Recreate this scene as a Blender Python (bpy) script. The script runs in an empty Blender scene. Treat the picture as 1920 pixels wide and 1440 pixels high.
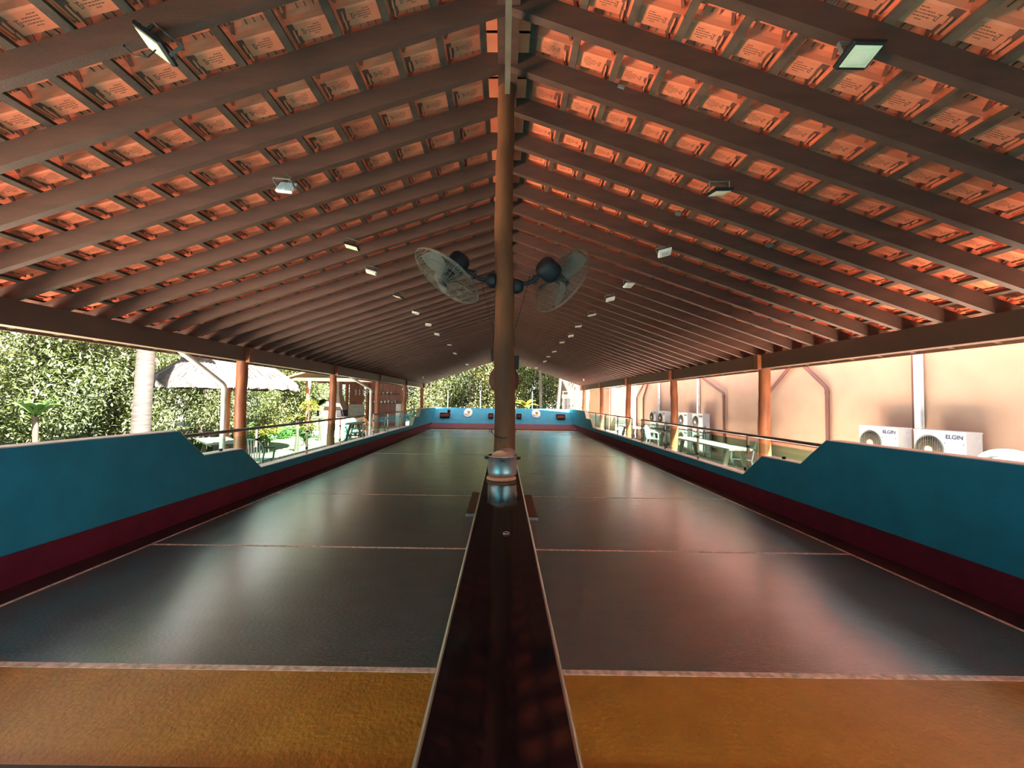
import bpy, math, random
from mathutils import Vector, Matrix, Euler
PI = math.pi
S = bpy.context.scene
C = S.collection
rnd = random.Random(7)

# ------------------------------------------------------------------ camera, sky, sun, exposure
cd = bpy.data.cameras.new('camera'); cam = bpy.data.objects.new('camera', cd); C.objects.link(cam)
FPX = 740.0
cd.sensor_fit = 'HORIZONTAL'; cd.sensor_width = 36.0; cd.lens = 36.0 * FPX / 1920
cd.shift_x = (960 - 943.6) / 1920; cd.shift_y = 4.0 / 1920
cd.clip_start = 0.05; cd.clip_end = 400
cam.matrix_world = Matrix.Translation((0, 0, 1.7)) @ Matrix.Rotation(PI/2 + math.atan(26/FPX), 4, 'X') @ Matrix.Rotation(0.0143, 4, 'Z')
S.camera = cam
w = bpy.data.worlds.new('sky'); S.world = w; w.use_nodes = True
nt = w.node_tree; bg = nt.nodes['Background']
bg.inputs['Strength'].default_value = 0.55
geo = nt.nodes.new('ShaderNodeTexCoord'); sep = nt.nodes.new('ShaderNodeSeparateXYZ'); cr = nt.nodes.new('ShaderNodeValToRGB')
nt.links.new(geo.outputs['Generated'], sep.inputs[0]); nt.links.new(sep.outputs['Z'], cr.inputs[0]); nt.links.new(cr.outputs[0], bg.inputs['Color'])
cr.color_ramp.elements[0].color = (1.0, 0.98, 0.90, 1); cr.color_ramp.elements[1].color = (0.78, 0.88, 1.0, 1)
sd = bpy.data.lights.new('sun', 'SUN'); sun = bpy.data.objects.new('sun', sd); C.objects.link(sun)
sd.energy = 22.0; sd.angle = math.radians(1.0); sd.color = (1.0, 0.94, 0.82)
sun.rotation_euler = Vector((0.36, -0.46, 0.95)).to_track_quat('Z', 'Y').to_euler()
S.view_settings.view_transform = 'Standard'; S.view_settings.look = 'None'
S.view_settings.gamma = 1.0; S.view_settings.use_curve_mapping = False
S.view_settings.exposure = 3.2
S.cycles.max_bounces = 10; S.cycles.diffuse_bounces = 6; S.cycles.glossy_bounces = 4
S.cycles.transparent_max_bounces = 16
S.cycles.sample_clamp_indirect = 6.0
S.cycles.use_denoising = True

# ------------------------------------------------------------------ materials
def mat(name, col, rough=0.6, col2=None, scale=6.0, stretch=(1, 1, 1), bump=0.0, bscale=60.0, metal=0.0, spec=0.5,
        detail=4.0, lo=0.35, hi=0.65, rand=0.0, coat=0.0, cr=0.08):
    m = bpy.data.materials.new(name); m.use_nodes = True
    n = m.node_tree.nodes; l = m.node_tree.links; b = n['Principled BSDF']
    b.inputs['Roughness'].default_value = rough; b.inputs['Metallic'].default_value = metal
    b.inputs['Specular IOR Level'].default_value = spec; b.inputs['Coat Weight'].default_value = coat
    b.inputs['Coat Roughness'].default_value = cr; b.inputs['Coat IOR'].default_value = 2.1
    tc = n.new('ShaderNodeTexCoord'); mp = n.new('ShaderNodeMapping'); mp.inputs['Scale'].default_value = stretch
    l.new(tc.outputs['Object'], mp.inputs[0])
    no = n.new('ShaderNodeTexNoise'); no.inputs['Scale'].default_value = scale; no.inputs['Detail'].default_value = detail
    l.new(mp.outputs[0], no.inputs['Vector'])
    r = n.new('ShaderNodeValToRGB'); r.color_ramp.elements[0].position = lo; r.color_ramp.elements[1].position = hi
    c2 = col2 or tuple(c * 0.72 for c in col)
    r.color_ramp.elements[0].color = (*c2, 1); r.color_ramp.elements[1].color = (*col, 1)
    l.new(no.outputs['Fac'], r.inputs[0]); out = r.outputs[0]
    if rand:
        oi = n.new('ShaderNodeObjectInfo'); hs = n.new('ShaderNodeHueSaturation')
        mr = n.new('ShaderNodeMapRange'); mr.inputs['To Min'].default_value = 0.5 - 0.04*rand; mr.inputs['To Max'].default_value = 0.5 + 0.04*rand
        mv = n.new('ShaderNodeMapRange'); mv.inputs['To Min'].default_value = 1 - 0.3*rand; mv.inputs['To Max'].default_value = 1 + 0.3*rand
        l.new(oi.outputs['Random'], mr.inputs['Value']); l.new(oi.outputs['Random'], mv.inputs['Value'])
        l.new(mr.outputs[0], hs.inputs['Hue']); l.new(mv.outputs[0], hs.inputs['Value']); l.new(out, hs.inputs['Color']); out = hs.outputs[0]
    l.new(out, b.inputs['Base Color'])
    if bump:
        nb = n.new('ShaderNodeTexNoise'); nb.inputs['Scale'].default_value = bscale; nb.inputs['Detail'].default_value = 3
        l.new(mp.outputs[0], nb.inputs['Vector'])
        bu = n.new('ShaderNodeBump'); bu.inputs['Strength'].default_value = bump; bu.inputs['Distance'].default_value = 0.01
        l.new(nb.outputs['Fac'], bu.inputs['Height']); l.new(bu.outputs[0], b.inputs['Normal'])
    return m

M = {}
M['teal'] = mat('teal paint', (0.014, 0.21, 0.31), 0.65, (0.012, 0.175, 0.26), 3, spec=0.3, bump=0.15, bscale=120)
M['cap'] = mat('cream coping', (0.62, 0.55, 0.48), 0.7, (0.5, 0.42, 0.38), 5)
M['maroon'] = mat('maroon paint', (0.14, 0.010, 0.024), 0.7, (0.10, 0.008, 0.018), 4, spec=0.2, bump=0.1)
M['maroon_dark'] = mat('dark maroon floor paint', (0.05, 0.012, 0.013), 0.5, (0.03, 0.012, 0.012), 5, bump=0.2)
M['court'] = mat('dark green court coating', (0.046, 0.082, 0.074), 0.55, (0.036, 0.066, 0.060), 2.5, bump=0.9, bscale=30, stretch=(1, 2.2, 1), spec=0.8, coat=1.0, cr=0.27)
M['ochre'] = mat('ochre court coating', (0.44, 0.19, 0.014), 0.5, (0.36, 0.145, 0.010), 4, bump=1.0, bscale=34, spec=0.5, coat=.25, cr=.35)
M['line'] = mat('cream line paint', (0.85, 0.62, 0.47), 0.5, (0.40, 0.28, 0.20), 20)
M['granite'] = mat('polished black granite', (0.012, 0.006, 0.008), 0.07, (0.005, 0.003, 0.004), 90, spec=0.25)
M['trimmetal'] = mat('edge trim', (0.62, 0.58, 0.5), 0.3, metal=0.9)
M['clay'] = mat('terracotta clay', (0.86, 0.20, 0.082), 0.75, (0.68, 0.12, 0.045), 3.2, bump=0.25, bscale=40, lo=0.3, hi=0.7)
M['claystamp_gapshade'] = mat('pressed clay marks and gap shade', (0.20, 0.05, 0.022), 0.85)  # stamped marks, also the painted shade in the gaps by the battens
M['rafter'] = mat('dark brown stained timber', (0.080, 0.029, 0.016), 0.6, (0.058, 0.021, 0.011), 3, stretch=(1, 6, 6), bump=0.2, bscale=30)
M['batten'] = mat('brown batten timber', (0.12, 0.055, 0.028), 0.7, (0.06, 0.026, 0.014), 8, bump=0.3)
M['beam'] = mat('painted brown beam', (0.13, 0.060, 0.038), 0.5, (0.10, 0.045, 0.028), 2, stretch=(1, .3, 1), bump=0.15)
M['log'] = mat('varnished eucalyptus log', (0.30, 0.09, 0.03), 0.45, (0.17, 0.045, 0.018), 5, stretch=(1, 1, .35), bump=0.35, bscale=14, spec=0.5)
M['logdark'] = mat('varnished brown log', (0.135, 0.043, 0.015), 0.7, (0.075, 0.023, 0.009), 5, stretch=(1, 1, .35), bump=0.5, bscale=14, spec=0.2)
M['black'] = mat('black plastic', (0.010, 0.009, 0.010), 0.6, spec=0.3)
M['blackmetal'] = mat('dark wire', (0.16, 0.13, 0.09), 0.4, metal=0.4)
M['blade'] = mat('grey fan blade', (0.11, 0.10, 0.08), 0.4)
M['chrome'] = mat('chrome', (0.7, 0.66, 0.62), 0.15, metal=1.0)
M['steel'] = mat('worn aluminium', (0.60, 0.56, 0.52), 0.40, (0.45, 0.42, 0.40), 20, stretch=(1, 1, .2), metal=1.0)
M['railsteel'] = mat('brushed rail steel', (0.20, 0.13, 0.11), 0.35, metal=0.7)
M['wood'] = mat('pale turned wood', (0.55, 0.30, 0.18), 0.6, (0.42, 0.21, 0.12), 14, stretch=(1, 8, 8))
M['boxwood'] = mat('reddish box wood', (0.10, 0.028, 0.016), 0.85, (0.05, 0.015, 0.010), 10, spec=0.15)
M['tablewood'] = mat('weathered table wood', (0.040, 0.034, 0.022), 0.75, (0.026, 0.020, 0.012), 8, stretch=(6, 1, 6))
M['white'] = mat('white plastic', (0.75, 0.77, 0.76), 0.35)
M['chairwhite'] = mat('pale plastic chair', (0.13, 0.16, 0.15), 0.5)
M['whitemetal'] = mat('white enamel', (0.42, 0.42, 0.44), 0.4, (0.38, 0.38, 0.40), 4)
M['acgrill'] = mat('fan grille shade', (0.10, 0.06, 0.04), 0.6)
M['achub'] = mat('fan hub', (0.8, 0.66, 0.42), 0.4)
M['navy'] = mat('navy print', (0.03, 0.05, 0.13), 0.5)
M['greyprint'] = mat('grey label', (0.45, 0.45, 0.5), 0.5)
M['lens'] = mat('pale lamp lens', (0.80, 0.70, 0.42), 0.25)
M['pvc'] = mat('white pipe', (0.75, 0.74, 0.68), 0.4, (0.6, 0.58, 0.52), 4)
M['beigepvc'] = mat('beige conduit', (0.15, 0.105, 0.065), 0.6)
M['brownpipe'] = mat('brown painted pipe', (0.15, 0.06, 0.05), 0.5, (0.12, 0.045, 0.04), 4)
M['peach'] = mat('peach render', (0.42, 0.26, 0.185), 0.85, (0.39, 0.235, 0.165), 2.5, bump=0.15, bscale=90)
M['tan'] = mat('tan render', (0.12, 0.065, 0.03), 0.85, (0.10, 0.055, 0.026), 3)
M['farhouse'] = mat('sunlit far render', (0.034, 0.020, 0.015), 0.85)
M['rear'] = mat('dark brown render', (0.10, 0.06, 0.04), 0.8)
M['sunlit_plaster'] = mat('white render as sunlight', (0.85, 0.82, 0.78), 0.85)  # white stands in for direct sun on the recess wall
M['terra'] = mat('terracotta skirting', (0.60, 0.20, 0.12), 0.7)
M['dado'] = mat('brown dado', (0.22, 0.14, 0.08), 0.75, (0.16, 0.11, 0.06), 4, stretch=(1, .2, 4))
M['paving'] = mat('pale paving', (0.74, 0.66, 0.57), 0.7, (0.64, 0.56, 0.48), 3, bump=0.2)
M['grass'] = mat('sunlit grass', (0.022, 0.036, 0.009), 0.95, (0.032, 0.040, 0.014), 2.2, bump=0.8, bscale=60)
M['leaf'] = mat('bamboo leaf', (0.080, 0.105, 0.032), 0.6, (0.034, 0.052, 0.016), 3.2, rand=0.7, detail=6, lo=.4, hi=.6)
M['leaf2'] = mat('yellow green leaf', (0.110, 0.118, 0.032), 0.6, (0.048, 0.064, 0.018), 2.5, rand=0.8, detail=6)
M['leafbright'] = mat('bright green leaf', (0.03, 0.085, 0.010), 0.5, (0.013, 0.042, 0.006), 3)
M['leafyellow'] = mat('yellow leaf', (0.10, 0.095, 0.006), 0.5, (0.06, 0.075, 0.006), 6)
def translucent(m, k):
    n = m.node_tree.nodes; l = m.node_tree.links; b = n['Principled BSDF']; t = n.new('ShaderNodeBsdfTranslucent'); mx = n.new('ShaderNodeMixShader')
    l.new(b.inputs['Base Color'].links[0].from_socket, t.inputs[0]); mx.inputs[0].default_value = k
    l.new(b.outputs[0], mx.inputs[1]); l.new(t.outputs[0], mx.inputs[2]); l.new(mx.outputs[0], n['Material Output'].inputs[0])
for k_ in ('leaf', 'leaf2', 'leafbright', 'leafyellow'): translucent(M[k_], .42)
M['flower'] = mat('orange flower', (0.60, 0.25, 0.05), 0.6)
M['bark'] = mat('pale ringed bark', (0.026, 0.021, 0.018), 0.8, (0.009, 0.005, 0.0035), 7, stretch=(.4, .4, 4), bump=0.4)
M['stem'] = mat('brown stem', (0.028, 0.019, 0.011), 0.8)
M['boardred'] = mat('dull red board', (0.10, 0.022, 0.016), 0.6)
M['thatch'] = mat('dry thatch', (0.034, 0.028, 0.026), 0.95, (0.010, 0.007, 0.006), 30, stretch=(1, 1, .25), bump=0.9, bscale=50, detail=8)
M['thatchdark'] = mat('thatch underside', (0.14, 0.09, 0.06), 0.95)
M['plank'] = mat('red brown planks', (0.22, 0.055, 0.03), 0.5, (0.10, 0.025, 0.015), 9, stretch=(3, 1, .2))
M['brick'] = mat('pale brick', (0.16, 0.11, 0.085), 0.8, (0.11, 0.075, 0.055), 6)
M['kioskroof'] = mat('orange boards', (0.11, 0.04, 0.02), 0.7, (0.08, 0.03, 0.014), 4)
M['tile'] = mat('white wall tile', (0.30, 0.30, 0.31), 0.3)
M['turq'] = mat('turquoise plastic', (0.05, 0.50, 0.48), 0.4)
M['orangepl'] = mat('orange plastic', (0.75, 0.30, 0.10), 0.4)
M['stone'] = mat('dark worktop', (0.10, 0.06, 0.06), 0.4)
M['badgew'] = mat('badge white', (0.78, 0.80, 0.80), 0.5)
M['badgeg'] = mat('badge grey ring', (0.40, 0.45, 0.48), 0.5)
M['badgeo'] = mat('badge orange', (0.80, 0.38, 0.03), 0.5)
M['redp'] = mat('red plastic', (0.55, 0.03, 0.03), 0.4)
M['greyplate'] = mat('grey plate', (0.18, 0.19, 0.16), 0.4, metal=0.3)

def glassmat():
    m = bpy.data.materials.new('green tinted glass'); m.use_nodes = True
    n = m.node_tree.nodes; l = m.node_tree.links; n.remove(n['Principled BSDF'])
    t = n.new('ShaderNodeBsdfTransparent'); t.inputs[0].default_value = (0.80, 0.96, 0.89, 1)
    g = n.new('ShaderNodeBsdfGlossy'); g.inputs['Roughness'].default_value = 0.02; g.inputs[0].default_value = (.9, 1, .96, 1)
    lw = n.new('ShaderNodeLayerWeight'); f = n.new('ShaderNodeMapRange'); f.inputs['From Min'].default_value = 0.5; f.inputs['To Min'].default_value = 0.03; f.inputs['To Max'].default_value = 0.30; l.new(lw.outputs['Facing'], f.inputs['Value'])
    mx = n.new('ShaderNodeMixShader'); l.new(f.outputs[0], mx.inputs[0]); l.new(t.outputs[0], mx.inputs[1]); l.new(g.outputs[0], mx.inputs[2])
    l.new(mx.outputs[0], n['Material Output'].inputs[0]); return m
M['glass'] = glassmat()

# ------------------------------------------------------------------ mesh helpers
class MB:
    def __init__(s): s.v = []; s.f = []; s.m = []; s.sm = []
    def add(s, vs, fs, mi=0, smooth=False):
        o = len(s.v); s.v += [tuple(v) for v in vs]; s.f += [tuple(i + o for i in f) for f in fs]; s.m += [mi]*len(fs); s.sm += [smooth]*len(fs)
        return s
    def box(s, c, size, rot=None, mi=0):
        x, y, z = (a/2 for a in size)
        vs = [Vector(p) for p in ((-x,-y,-z),(x,-y,-z),(x,y,-z),(-x,y,-z),(-x,-y,z),(x,-y,z),(x,y,z),(-x,y,z))]
        if rot is not None:
            R = Euler(rot).to_matrix() if not isinstance(rot, Matrix) else rot
            vs = [R @ v for v in vs]
        c = Vector(c); vs = [v + c for v in vs]
        return s.add(vs, ((0,3,2,1),(4,5,6,7),(0,1,5,4),(1,2,6,5),(2,3,7,6),(3,0,4,7)), mi)
    def bb(s, x0, x1, y0, y1, z0, z1, mi=0): return s.box(((x0+x1)/2, (y0+y1)/2, (z0+z1)/2), (abs(x1-x0), abs(y1-y0), abs(z1-z0)), None, mi)
    def bar(s, a, b, w, h, up=(0, 0, 1), mi=0):      # box beam from a to b, w sideways, h along 'up'
        a = Vector(a); b = Vector(b); d = (b-a); L = d.length; d.normalize(); u = Vector(up); sx = d.cross(u).normalized(); u = sx.cross(d).normalized()
        vs = [p + sx*i*w/2 + u*j*h/2 for p in (a, b) for i, j in ((-1,-1),(1,-1),(1,1),(-1,1))]
        return s.add(vs, ((3,2,1,0),(4,5,6,7),(0,1,5,4),(1,2,6,5),(2,3,7,6),(3,0,4,7)), mi)
    def prism(s, poly, axis, a, b, mi=0):            # poly in the other two axes
        def P(p, t): return {'X': (t, p[0], p[1]), 'Y': (p[0], t, p[1]), 'Z': (p[0], p[1], t)}[axis]
        n = len(poly); vs = [P(p, a) for p in poly] + [P(p, b) for p in poly]
        fs = [tuple(range(n))[::-1], tuple(range(n, 2*n))] + [(i, (i+1) % n, (i+1) % n + n, i+n) for i in range(n)]
        return s.add(vs, fs, mi)
    def tube(s, pts, r, n=8, mi=0, closed=False, caps=True, smooth=True):
        pts = [Vector(p) for p in pts]; k = len(pts); rs = r if isinstance(r, (list, tuple)) else [r]*k
        vs = []; prev = None
        for i, p in enumerate(pts):
            if closed: d = pts[(i+1) % k] - pts[i-1]
            else: d = pts[min(i+1, k-1)] - pts[max(i-1, 0)]
            d.normalize()
            if prev is None: u = d.orthogonal().normalized()
            else: u = (prev - d*prev.dot(d)).normalized()
            prev = u; wv = d.cross(u)
            vs += [p + (u*math.cos(2*PI*j/n) + wv*math.sin(2*PI*j/n))*rs[i] for j in range(n)]
        fs = []
        for i in range(k if closed else k-1):
            a = i*n; b = ((i+1) % k)*n
            fs += [(a+j, a+(j+1) % n, b+(j+1) % n, b+j) for j in range(n)]
        s.add(vs, fs, mi, smooth)
        if caps and not closed:
            s.add(vs[:n], [tuple(range(n))[::-1]], mi); s.add(vs[-n:], [tuple(range(n))], mi)
        return s
    def lathe(s, prof, c=(0, 0, 0), n=24, R=None, mi=0, smooth=True):   # prof: (r,z)
        c = Vector(c); vs = []
        for r, z in prof:
            for j in range(n):
                v = Vector((r*math.cos(2*PI*j/n), r*math.sin(2*PI*j/n), z))
                vs.append((R @ v if R is not None else v) + c)
        fs = [(i*n+j, i*n+(j+1) % n, (i+1)*n+(j+1) % n, (i+1)*n+j) for i in range(len(prof)-1) for j in range(n)]
        return s.add(vs, fs, mi, smooth)
    def mesh(s, name, mats):
        me = bpy.data.meshes.new(name); me.from_pydata(s.v, [], s.f)
        for m in mats: me.materials.append(m)
        me.polygons.foreach_set('material_index', s.m); me.polygons.foreach_set('use_smooth', s.sm); me.update(); return me
    def build(s, name, mats, parent=None, loc=None, rot=None):
        if not isinstance(mats, (list, tuple)): mats = [mats]
        mats = [M[m] if isinstance(m, str) else m for m in mats]
        o = bpy.data.objects.new(name, s.mesh(name, mats)); C.objects.link(o)
        if parent is not None: o.parent = parent
        if loc is not None: o.location = loc
        if rot is not None: o.rotation_euler = rot
        return o

def tag(o, label=None, cat=None, group=None, kind=None):
    if label: o['label'] = label
    if cat: o['category'] = cat
    if group: o['group'] = group
    if kind: o['kind'] = kind
    return o
def thing(name, label, cat, loc=(0, 0, 0), rz=0.0, group=None):
    o = bpy.data.objects.new(name, None); C.objects.link(o); o.empty_display_size = 0.1
    o.location = loc; o.rotation_euler = (0, 0, rz); return tag(o, label, cat, group)
def dup(root, loc, rot, label, group=None):
    r = root.copy(); C.objects.link(r); r.location = loc; r.rotation_euler = rot if isinstance(rot, (tuple, list, Euler)) else (0, 0, rot)
    r['label'] = label
    if group: r['group'] = group
    for ch in list(root.children):
        c = ch.copy(); C.objects.link(c); c.parent = r
        for g in list(ch.children):
            d = g.copy(); C.objects.link(d); d.parent = c
    return r
def struct(name, mb, mats): return tag(mb.build(name, mats), kind='structure')
UN = ['', 'first', 'second', 'third', 'fourth', 'fifth', 'sixth', 'seventh', 'eighth', 'ninth', 'tenth', 'eleventh', 'twelfth', 'thirteenth', 'fourteenth', 'fifteenth', 'sixteenth', 'seventeenth', 'eighteenth', 'nineteenth']
def ordn(n):
    if n < 20: return UN[n]
    t = {2: 'twent', 3: 'thirt', 4: 'fort', 5: 'fift'}[n // 10]
    return t + 'ieth' if n % 10 == 0 else t + 'y-' + UN[n % 10]

SL = 0.341; ZR = 4.21                      # rafter underside slope and ridge height
def zraft(x): return ZR - SL*abs(x)


# ------------------------------------------------------------------ court floor and ground
g = MB(); g.bb(-4.3, 4.3, 2.516, 21.94, -0.1, 0.0); struct('floor_court', g, 'court')
g = MB(); g.bb(-4.3, 4.3, 1.835, 2.516, -0.1, 0.0); struct('floor_ochre_near', g, 'ochre')
g = MB(); g.bb(-4.3, 4.3, 21.94, 22.6, -0.1, 0.0); struct('floor_ochre_far', g, 'ochre')
n = 1
for y, wd in ((2.535, .045), (4.56, .035), (7.04, .03), (12.24, .03), (17.42, .03), (19.9, .035), (21.92, .045)):
    for sx in (-1, 1):
        g = MB(); g.bb(sx*0.08, sx*3.985, y-wd/2, y+wd/2, 0.0, 0.002); struct('trim_%d' % n, g, 'line'); n += 1
for sx in (-1, 1):
    g = MB(); g.bb(sx*3.985-.016, sx*3.985+.016, 1.86, 22.6, 0.0, 0.0025); struct('trim_%d' % n, g, 'line'); n += 1
    g = MB(); g.bb(sx*4.0, sx*4.3, 1.86, 22.6, 0.0, 0.004); struct('trim_%d' % n, g, 'maroon_dark'); n += 1
g = MB(); g.bb(-60, -4.5, -30, 70, -0.14, -0.04); g.bb(-4.5, 60, 26.2, 70, -0.14, -0.04); struct('floor_lawn', g, 'grass')
g = MB(); g.bb(-14, -6.05, -8, 5.5, -.12, -.01); struct('floor_bounce_terrace', g, 'paving')  # unseen pale ground, added to bounce sunlight up into the roof
g = MB(); g.bb(-6.05, -4.5, -8, 26.2, -0.1, 0.0); struct('floor_walkway_left', g, 'paving')
g = MB(); g.bb(4.5, 9.0, -8, 26.2, -0.1, 0.0); struct('floor_walkway_right', g, 'paving')
g = MB(); g.bb(-4.5, 4.5, -8, -1.9, -0.1, 0.0); struct('floor_walkway_near', g, 'paving')
g = MB(); g.bb(-7, 6.3, 25.6, 29.5, -.1, 0); struct('floor_bounce_far', g, 'paving')  # pale ground hidden by the far wall, added to brighten the far roof
g = MB(); g.prism([(-5.2, 0), (5.2, 0), (5.2, 2.35), (0, 4.15), (-5.2, 2.35)], 'Y', -2.2, -2.0); struct('wall_behind', g, 'rear')

# side walls: profile (Y, Z) with the low middle
prof = [(-0.9, 0), (-0.9, 1.22), (5.27, 1.22), (5.73, .835), (6.58, .825), (7.10, .43), (17.1, .43), (18.92, .43), (19.38, .80), (20.42, .80), (20.86, 1.17), (25.5, 1.17), (25.5, 0)]
for nm, sx in (('left', -1), ('right', 1)):
    g = MB(); g.prism(prof, 'X', sx*4.3, sx*4.5)
    # cream coping on top
    g2 = MB()
    for (y0, z0), (y1, z1) in zip(prof[1:-2], prof[2:-1]):
        d = Vector((0, y1-y0, z1-z0)).normalized(); up = Vector((0, -d.z, d.y))
        g2.bar((sx*4.405, y0, z0+.004), (sx*4.405, y1, z1+.004), .20, .012, up)
    struct('wall_' + nm, g, 'teal'); struct('trim_%d' % n, g2, 'cap'); n += 1
    g = MB(); g.bb(sx*4.3, sx*4.275, 1.0, 24.1, 0, .29); g.prism([(24.1, .0), (24.1, .29), (24.25, .29)], 'X', sx*4.3, sx*4.275)
    struct('baseboard_' + nm, g, 'maroon')
# leaning end walls
g = MB(); g.prism([(24.1, .25), (25.42, 1.15), (25.6, 1.15), (25.6, 0), (24.1, 0)], 'X', -4.3, 4.3); struct('wall_far', g, 'teal')
g = MB(); g.prism([(22.6, 0), (22.6, .05), (24.1, .25), (24.1, 0)], 'X', -4.3, 4.3); struct('baseboard_far', g, 'maroon')
g = MB(); g.bb(-4.3, 4.3, 22.585, 22.6, 0.03, .056); struct('trim_%d' % n, g, 'badgeg'); n += 1
g = MB(); g.prism([(.36, .25), (-.95, 1.15), (-1.15, 1.15), (-1.15, 0), (.36, 0)], 'X', -4.3, 4.3); struct('wall_near', g, 'teal')
g = MB(); g.prism([(1.835, 0), (1.835, .03), (.36, .25), (.36, 0)], 'X', -4.3, 4.3); struct('baseboard_near', g, 'maroon_dark')

# divider between the lanes
dv = thing('lane_divider', 'long low divider wall between the two lanes, topped with polished black granite', 'divider')
g = MB(); g.prism([(0.3, 0), (0.3, 1.19), (3.5, 1.19), (4.1, .40), (20.3, .40), (20.9, 1.0), (22.7, 1.0), (22.7, 0)], 'X', -.075, .075); g.build('divider_wall', 'maroon', dv)
g = MB(); g.bb(-.104, .104, .2, 3.6, 1.19, 1.225); g.build('granite_top', 'granite', dv)
for sx in (-1, 1):
    g = MB(); g.tube([(sx*.1045, .2, 1.2135), (sx*.1045, 3.6, 1.2135)], .0095, 8); g.bb(sx*.104, sx*.110, .2, 3.6, 1.19, 1.213); g.build('edge_trim', 'trimmetal', dv)
for sx, y in ((-1, 1.76), (1, 1.72)):
    t = thing('ball_box', 'small dark red-brown wooden box fixed to the %s flank of the divider' % ('left' if sx < 0 else 'right'), 'wooden box', (sx*.132, y, 1.07), group='wooden boxes on the divider')
    g = MB(); g.bb(-.022, .022, 0, .40, 0, .115); g.build('box_body', 'boxwood', t)
    g = MB(); g.bb(-.026, .026, -.004, .404, .115, .127); g.build('box_lid', 'rafter', t)

# ------------------------------------------------------------------ pot, trivet, board
PY = 2.42
t = tag(MB().lathe([(0, 0), (.086, 0), (.090, .005), (.090, .011), (.086, .016), (0, .016)], n=40).build('round_trivet', 'wood', loc=(-.004, PY-.03, 1.225)), 'pale round wooden trivet under the aluminium pot', 'trivet')
pot = thing('cooking_pot', 'dented aluminium cooking pot standing on the granite in front of the post', 'pot', (0.002, PY, 1.241))
g = MB(); g.lathe([(0, 0), (.070, 0), (.080, .004), (.086, .014), (.088, .03), (.088, .118), (.0925, .120), (.0925, .123), (.086, .123), (.084, .02), (0, .012)], n=48); g.build('pot_body', 'steel', pot)
for sx in (-1, 1):
    g = MB(); g.tube([(sx*.086, -.022, .104), (sx*.100, -.022, .106), (sx*.104, 0, .106), (sx*.100, .022, .106), (sx*.086, .022, .104)], .005, 8); g.box((sx*.100, 0, .108), (.018, .034, .013)); g.build('pot_handle', 'black', pot)
g = MB()
for a, b in (((-.012, 0), (.0, .003)), ((.014, 0), (.002, .003)), ((-.010, -.006), (-.002, -.002)), ((.012, -.006), (.004, -.002)), ((-.001, -.004), (-.001, .004))):
    g.bar((a[0], -.0885, .100+a[1]), (b[0], -.0885, .100+b[1]), .001, .004, (0, 0, 1))
g.build('maker_mark', 'black', pot)
R = Euler((math.radians(80), 0, 0)).to_matrix()
g = MB().lathe([(0, -.007), (.0600, -.007), (.063, -.003), (.063, .003), (.0600, .007), (0, .007)], n=40, R=R)
tag(g.build('wooden_disc', 'wood', loc=(-.012, PY-.02, 1.332)), 'round pale wooden disc standing upright inside the aluminium pot', 'disc')
lid = thing('pot_lid', 'aluminium pot lid with black knob leaning behind the wooden disc', 'lid', (.030, PY+.045, 1.342))
lid.rotation_euler = (math.radians(66), math.radians(14), 0)
MB().lathe([(0, .016), (.03, .014), (.062, .004), (.068, 0), (.068, -.004), (.060, 0), (0, .010)], n=40).build('lid_plate', 'steel', lid)
MB().lathe([(0, .034), (.009, .033), (.011, .026), (.005, .020), (.005, .014)], n=16).build('knob', 'black', lid)
g = MB(); g.tube([(.011*math.cos(a), .011*math.sin(a), .0025) for a in [2*PI*i/20 for i in range(20)]], .0022, 6, closed=True)
tag(g.build('metal_ring', 'chrome', loc=(.018, 1.42, 1.225)), 'tiny metal pull ring lying on the black granite', 'ring')

# ------------------------------------------------------------------ posts
def log(name, x, y, h, r0, r1, seed, m, label, group, tenon=0, zb=0.0):
    t = thing(name, label, 'post', (x, y, zb), group=group); q = random.Random(seed)
    k = 14; pts = []; rs = []
    for i in range(k+1):
        u = i/k; pts.append((q.uniform(-.006, .006) + .012*math.sin(u*5+seed), q.uniform(-.006, .006), u*(h-zb))); rs.append((r0+(r1-r0)*u)*(1+q.uniform(-.035, .035)))
    g = MB(); g.tube(pts, rs, 20)
    for j in range(3):
        a = q.uniform(0, 2*PI); zz = q.uniform(.2, .9)*(h-zb); rr = r0+(r1-r0)*zz/(h-zb)
        g.lathe([(.018, -.004), (.014, .006), (0, .009)], (rr*math.cos(a)*.97, rr*math.sin(a)*.97, zz), 8, Vector((math.cos(a), math.sin(a), 0)).to_track_quat('Z', 'Y').to_matrix())
    g.build('log', m, t)
    if tenon:
        MB().bb(-tenon*.155, -tenon*.085, -.055, .055, h-zb-.02, h-zb+.25).build('post_tongue', m, t)
    return t
YP = (7.25, 11.1, 15.1, 19.2, 23.35)
PW = ('nearest the camera', 'second from the camera', 'third from the camera', 'fourth from the camera', 'last before the far end')
for sx, sd_ in ((-1, 'left'), (1, 'right')):
    for i, y in enumerate(YP):
        log('timber_post', sx*4.80, y, 2.345, .108, .092, i*3+(sx > 0)+1, 'log', 'varnished log post under the %s eave beam, %s' % (sd_, PW[i]), 'log posts under the eave beams', tenon=sx)
        g = MB(); g.lathe([(.15, 0), (.15, .05), (.12, .09), (.10, .09)], n=20)
        tag(g.build('post_footing', 'terra', loc=(sx*4.80, y, 0)), 'rounded terracotta footing of the %s log post %s' % (sd_, PW[i]), 'footing', 'post footings')
cw = ('nearest, carrying the two fans', 'hidden behind the fan post, carrying round board', 'third in the centre row', 'fourth in the centre row', 'fifth in the centre row', 'last in the centre row')
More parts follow.
